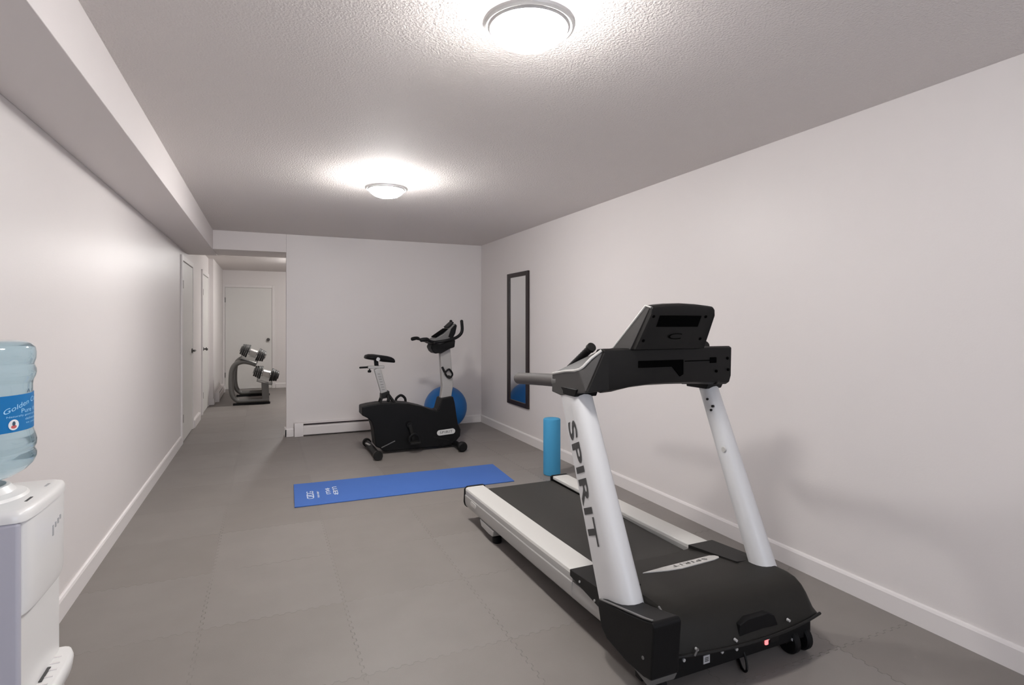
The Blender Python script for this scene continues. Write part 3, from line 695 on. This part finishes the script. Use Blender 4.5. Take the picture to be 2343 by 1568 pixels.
tray(-.265, .735, .27, -.38, 'shelf_rail')
tray(-.03, .365, .24, -.30, 'shelf_rail')

def dumbbell(c, ang_, label):
    D = thing('dumbbell', label, 'dumbbell', c, group='adjustable dumbbells on the rack')
    ax = Vector((math.cos(ang_), 0, math.sin(ang_))); up = Vector((-math.sin(ang_), 0, math.cos(ang_))); yv = Vector((0, 1, 0)); c = Vector(c)
    B().tube([c-ax*.19, c+ax*.19], .015, 12).build('handle', M['chrome'], D)
    B().loft([[tuple(c+ax*a+up*b_+yv*y_) for b_, y_ in ((-.055, -.055), (-.055, .055), (.035, .07), (.06, .04), (.06, -.04), (.035, -.07))] for a in (-.062, .062)]).build('cradle', M['chrome'], D, bevel=.008)
    for sgn in (-1, 1):
        for k in range(4):
            r = .112-.007*k; a0 = sgn*(.072+.030*k); a1 = a0+sgn*.026
            ring = lambda a: [tuple(c+ax*a+up*(r*math.sin(2*PI*q/12+PI/12))+yv*(r*.85*math.cos(2*PI*q/12+PI/12))) for q in range(12)]
            B().loft([ring(a0), ring(a1)]).build('weight_plate', M['plate'] if k % 2 == 0 else M['slate'], D, bevel=.004)
        e = c+ax*sgn*.192
        B().tube([e, e+ax*sgn*.008], .045, 16).build('end_disc', M['charcoal'], D)
    return D
dumbbell((-.205, 10.22, .845), -.38, 'black and silver adjustable dumbbell on the upper tier of the rack')
dumbbell((-.005, 10.22, .492), -.28, 'black and silver adjustable dumbbell on the lower tier of the rack')

# ------------------------------------------------------------------ water cooler and bottle
W = thing('water_cooler', 'white water dispenser with grey side panel against the left wall', 'water cooler', (-.70, 1.875, 0))
B().box(-.845, -.585, 1.730, 2.02, 0, .88).build('cabinet', M['white'], W, bevel=.012)
B().box(-.848, -.548, 1.712, 1.732, .0, .872).build('side_panel', M['lav'], W, bevel=.009, seg=3)
def bulge(d, x0=-.60, y0=1.716, y1=2.032):
    pts = [(x0, y0)]
    for k in range(17):
        a = -PI/2+PI*k/16; yc = (y0+y1)/2; hy = (y1-y0)/2
        s_ = math.copysign(abs(math.sin(a))**.55, math.sin(a)); c_ = abs(math.cos(a))**.5
        pts.append((-.572+d*c_, yc+hy*s_))
    pts.append((x0, y1)); return pts
up_ = B().loft([[(x, y, z) for x, y in bulge(d, y0=1.732, y1=2.030)] for d, z in ((.032, .632), (.038, .66), (.040, .85), (.037, .878))]).build('upper_front', M['white'], W, bevel=.008, seg=3, ang=50)
tp = B()
top_ring = lambda ins, z: [(max(x, -.85)+(-ins if x > -.6 else (ins if x < -.8 else 0)), 1.873+(y-1.873)*(1-ins*6), z) for x, y in ([(-.85, 1.712)]+bulge(.042, x0=-.62, y0=1.712, y1=2.036)+[(-.85, 2.036)])]
tp.loft([top_ring(0, .872), top_ring(0, .886), top_ring(.004, .896), top_ring(.014, .901)])
top_ = tp.build('top_cover', M['white'], W, ang=60)
B().lathe([(0, .90), (.118, .90), (.112, .908), (.09, .915), (.078, .930), (.070, .932), (.066, .905), (0, .905)], (-.70, 1.875, 0), 'z', 40).build('bottle_collar', M['white'], top_)
B().box(-.566, -.560, 1.80, 1.84, .9005, .9020).build('button', M['print'], top_)
B().box(-.568, -.562, 1.945, 1.975, .9005, .9018).build('button', M['sticker'], top_)
B().box(-.60, -.556, 1.734, 2.030, .38, .64).build('alcove_back', M['white'], W, bevel=.006)
tr = lambda d, z, s=1.: [(x, 1.882+(y-1.882)*s, z) for x, y in bulge(d, x0=-.60, y0=1.734, y1=2.045)]
dt = B().loft([tr(.045, .340, .97), tr(.058, .355), tr(.062, .385), tr(.057, .397), tr(.05, .399, .95)]).build('drip_tray', M['white'], W, ang=60)
for k in range(7):
    yy = 1.775+k*.034; xx = -.572+.042*math.sqrt(max(0, 1-((yy-1.882)/.16)**2))
    B().box(-.59, xx, yy, yy+.005, .3985, .4015).build('grille_bar', M['trim'], dt)
B().box(-.565, -.548, 1.86, 1.93, .3995, .4020).build('drain_slot', M['print'], dt, bevel=.0008)
B().box(-.568, -.552, 1.785, 1.835, .3995, .4020).build('drain_slot', M['grey'], dt, bevel=.0008)
B().loft([[(x, y, z) for x, y in bulge(.040, y0=1.732, y1=2.030)] for z in (.0, .35)]).build('lower_front', M['white'], W, bevel=.006, ang=50)
for k, (yy, zz, hh) in enumerate(((1.905, .792, .028), (1.925, .802, .014), (1.945, .806, .014), (1.962, .812, .012))):
    B().box(-.5345, -.5312, yy-.02, yy-.012, zz-hh/2, zz+hh/2).build('logo_mark', M['sticker'], up_)

bx, by = -.70, 1.875
BT = thing('water_bottle', 'pale blue five gallon water bottle upside down on the water cooler', 'water bottle', (bx, by, .905))
bprof = [(.022, .906), (.024, .925), (.030, .936), (.062, .945), (.092, .956), (.114, .970), (.126, .984), (.132, 1.000), (.132, 1.010), (.1285, 1.017), (.1275, 1.021), (.129, 1.025), (.132, 1.032), (.1325, 1.045), (.130, 1.056), (.1265, 1.068), (.124, 1.08), (.1235, 1.14), (.124, 1.195), (.126, 1.206), (.130, 1.215), (.132, 1.225), (.1315, 1.235), (.128, 1.243), (.1265, 1.247), (.128, 1.252), (.131, 1.262), (.1315, 1.280), (.129, 1.293), (.121, 1.303), (.108, 1.309), (.09, 1.312), (.06, 1.310), (0, 1.306)]
B().lathe(bprof, (bx, by, 0), 'z', 64).build('bottle_body', M['water'], BT, ang=80)
def cyl(a, z, r=.1255): return (bx+r*math.cos(a), by+r*math.sin(a), z)
A0, A1 = math.radians(-150), math.radians(60)
lz0, lz1 = 1.078, 1.172
rg = [[cyl(A0+(A1-A0)*k/40, z, r) for z, r in ((lz0, .1243), (lz0, .1255), (lz1, .1255), (lz1, .1243))] for k in range(41)]
lb = B().loft(rg).build('label', M['label'], BT, ang=60)
def wrap_text(name, body, a0, a1, z0, h, m, rise=0., arc=0., sp=1.):
    vs, fs = text_geo(body, sp)
    P = []
    for u, v in vs:
        a = a0+(a1-a0)*u; zc = z0+rise*u+arc*math.sin(u*PI)
        P.append(cyl(a, zc+h*v, .1262))
    return B().faces(P, fs).build(name, m, lb, smooth=False)
rad = math.radians
wrap_text('lettering', 'Golden Coast', rad(-41), rad(24), 1.124, .013, M['labelprint'], rise=.030, arc=.006)
wrap_text('lettering', 'Pure Water', rad(-20), rad(28), 1.124, .011, M['labelprint'])
wrap_text('lettering', 'Naturally good spring water', rad(-38), rad(28), 1.114, .006, M['labelprint'])
wrap_text('lettering', 'delivered fresh', rad(-14), rad(28), 1.104, .006, M['labelprint'])
wrap_text('lettering', 'to your door', rad(-13), rad(28), 1.093, .006, M['labelprint'])
def wrap_disc(name, a, z, r, m, rr=.1264, sx=1., pts=24):
    P = [cyl(a, z, rr)]+[cyl(a+r*sx*math.cos(2*PI*k/pts)/.1255, z+r*math.sin(2*PI*k/pts), rr) for k in range(pts)]
    return B().faces(P, [(0, k+1, (k+1) % pts+1) for k in range(pts)]).build(name, m, lb, smooth=False)
wrap_disc('emblem', rad(-30), 1.097, .0135, M['labelwhite'])
wrap_disc('emblem_mark', rad(-30), 1.100, .006, M['labeldark'], .1266, .7)
wrap_disc('emblem_mark', rad(-30), 1.092, .0045, M['labelred'], .1266, 1.6)
wrap_text('print', 'A1', rad(-12), rad(0), 1.174, .010, M['labeldark'])

# ------------------------------------------------------------------ camera, world, view
cam = bpy.data.cameras.new('camera'); co = bpy.data.objects.new('camera', cam); C.objects.link(co)
cam.sensor_width = 36; cam.lens = 1270/2343*36; cam.shift_y = -47/2343; cam.clip_start = .05
co.location = (0, 0, 1.36); co.rotation_euler = (PI/2, 0, -math.atan((1171.5-610)/1270))
sc = bpy.context.scene; sc.camera = co
w = bpy.data.worlds.new('world'); sc.world = w; w.use_nodes = True
w.node_tree.nodes['Background'].inputs[0].default_value = (.8, .8, .8, 1)
w.node_tree.nodes['Background'].inputs[1].default_value = .2
sc.view_settings.view_transform = 'Standard'; sc.view_settings.look = 'None'
sc.view_settings.exposure = -.05; sc.view_settings.gamma = 1.; sc.view_settings.use_curve_mapping = False
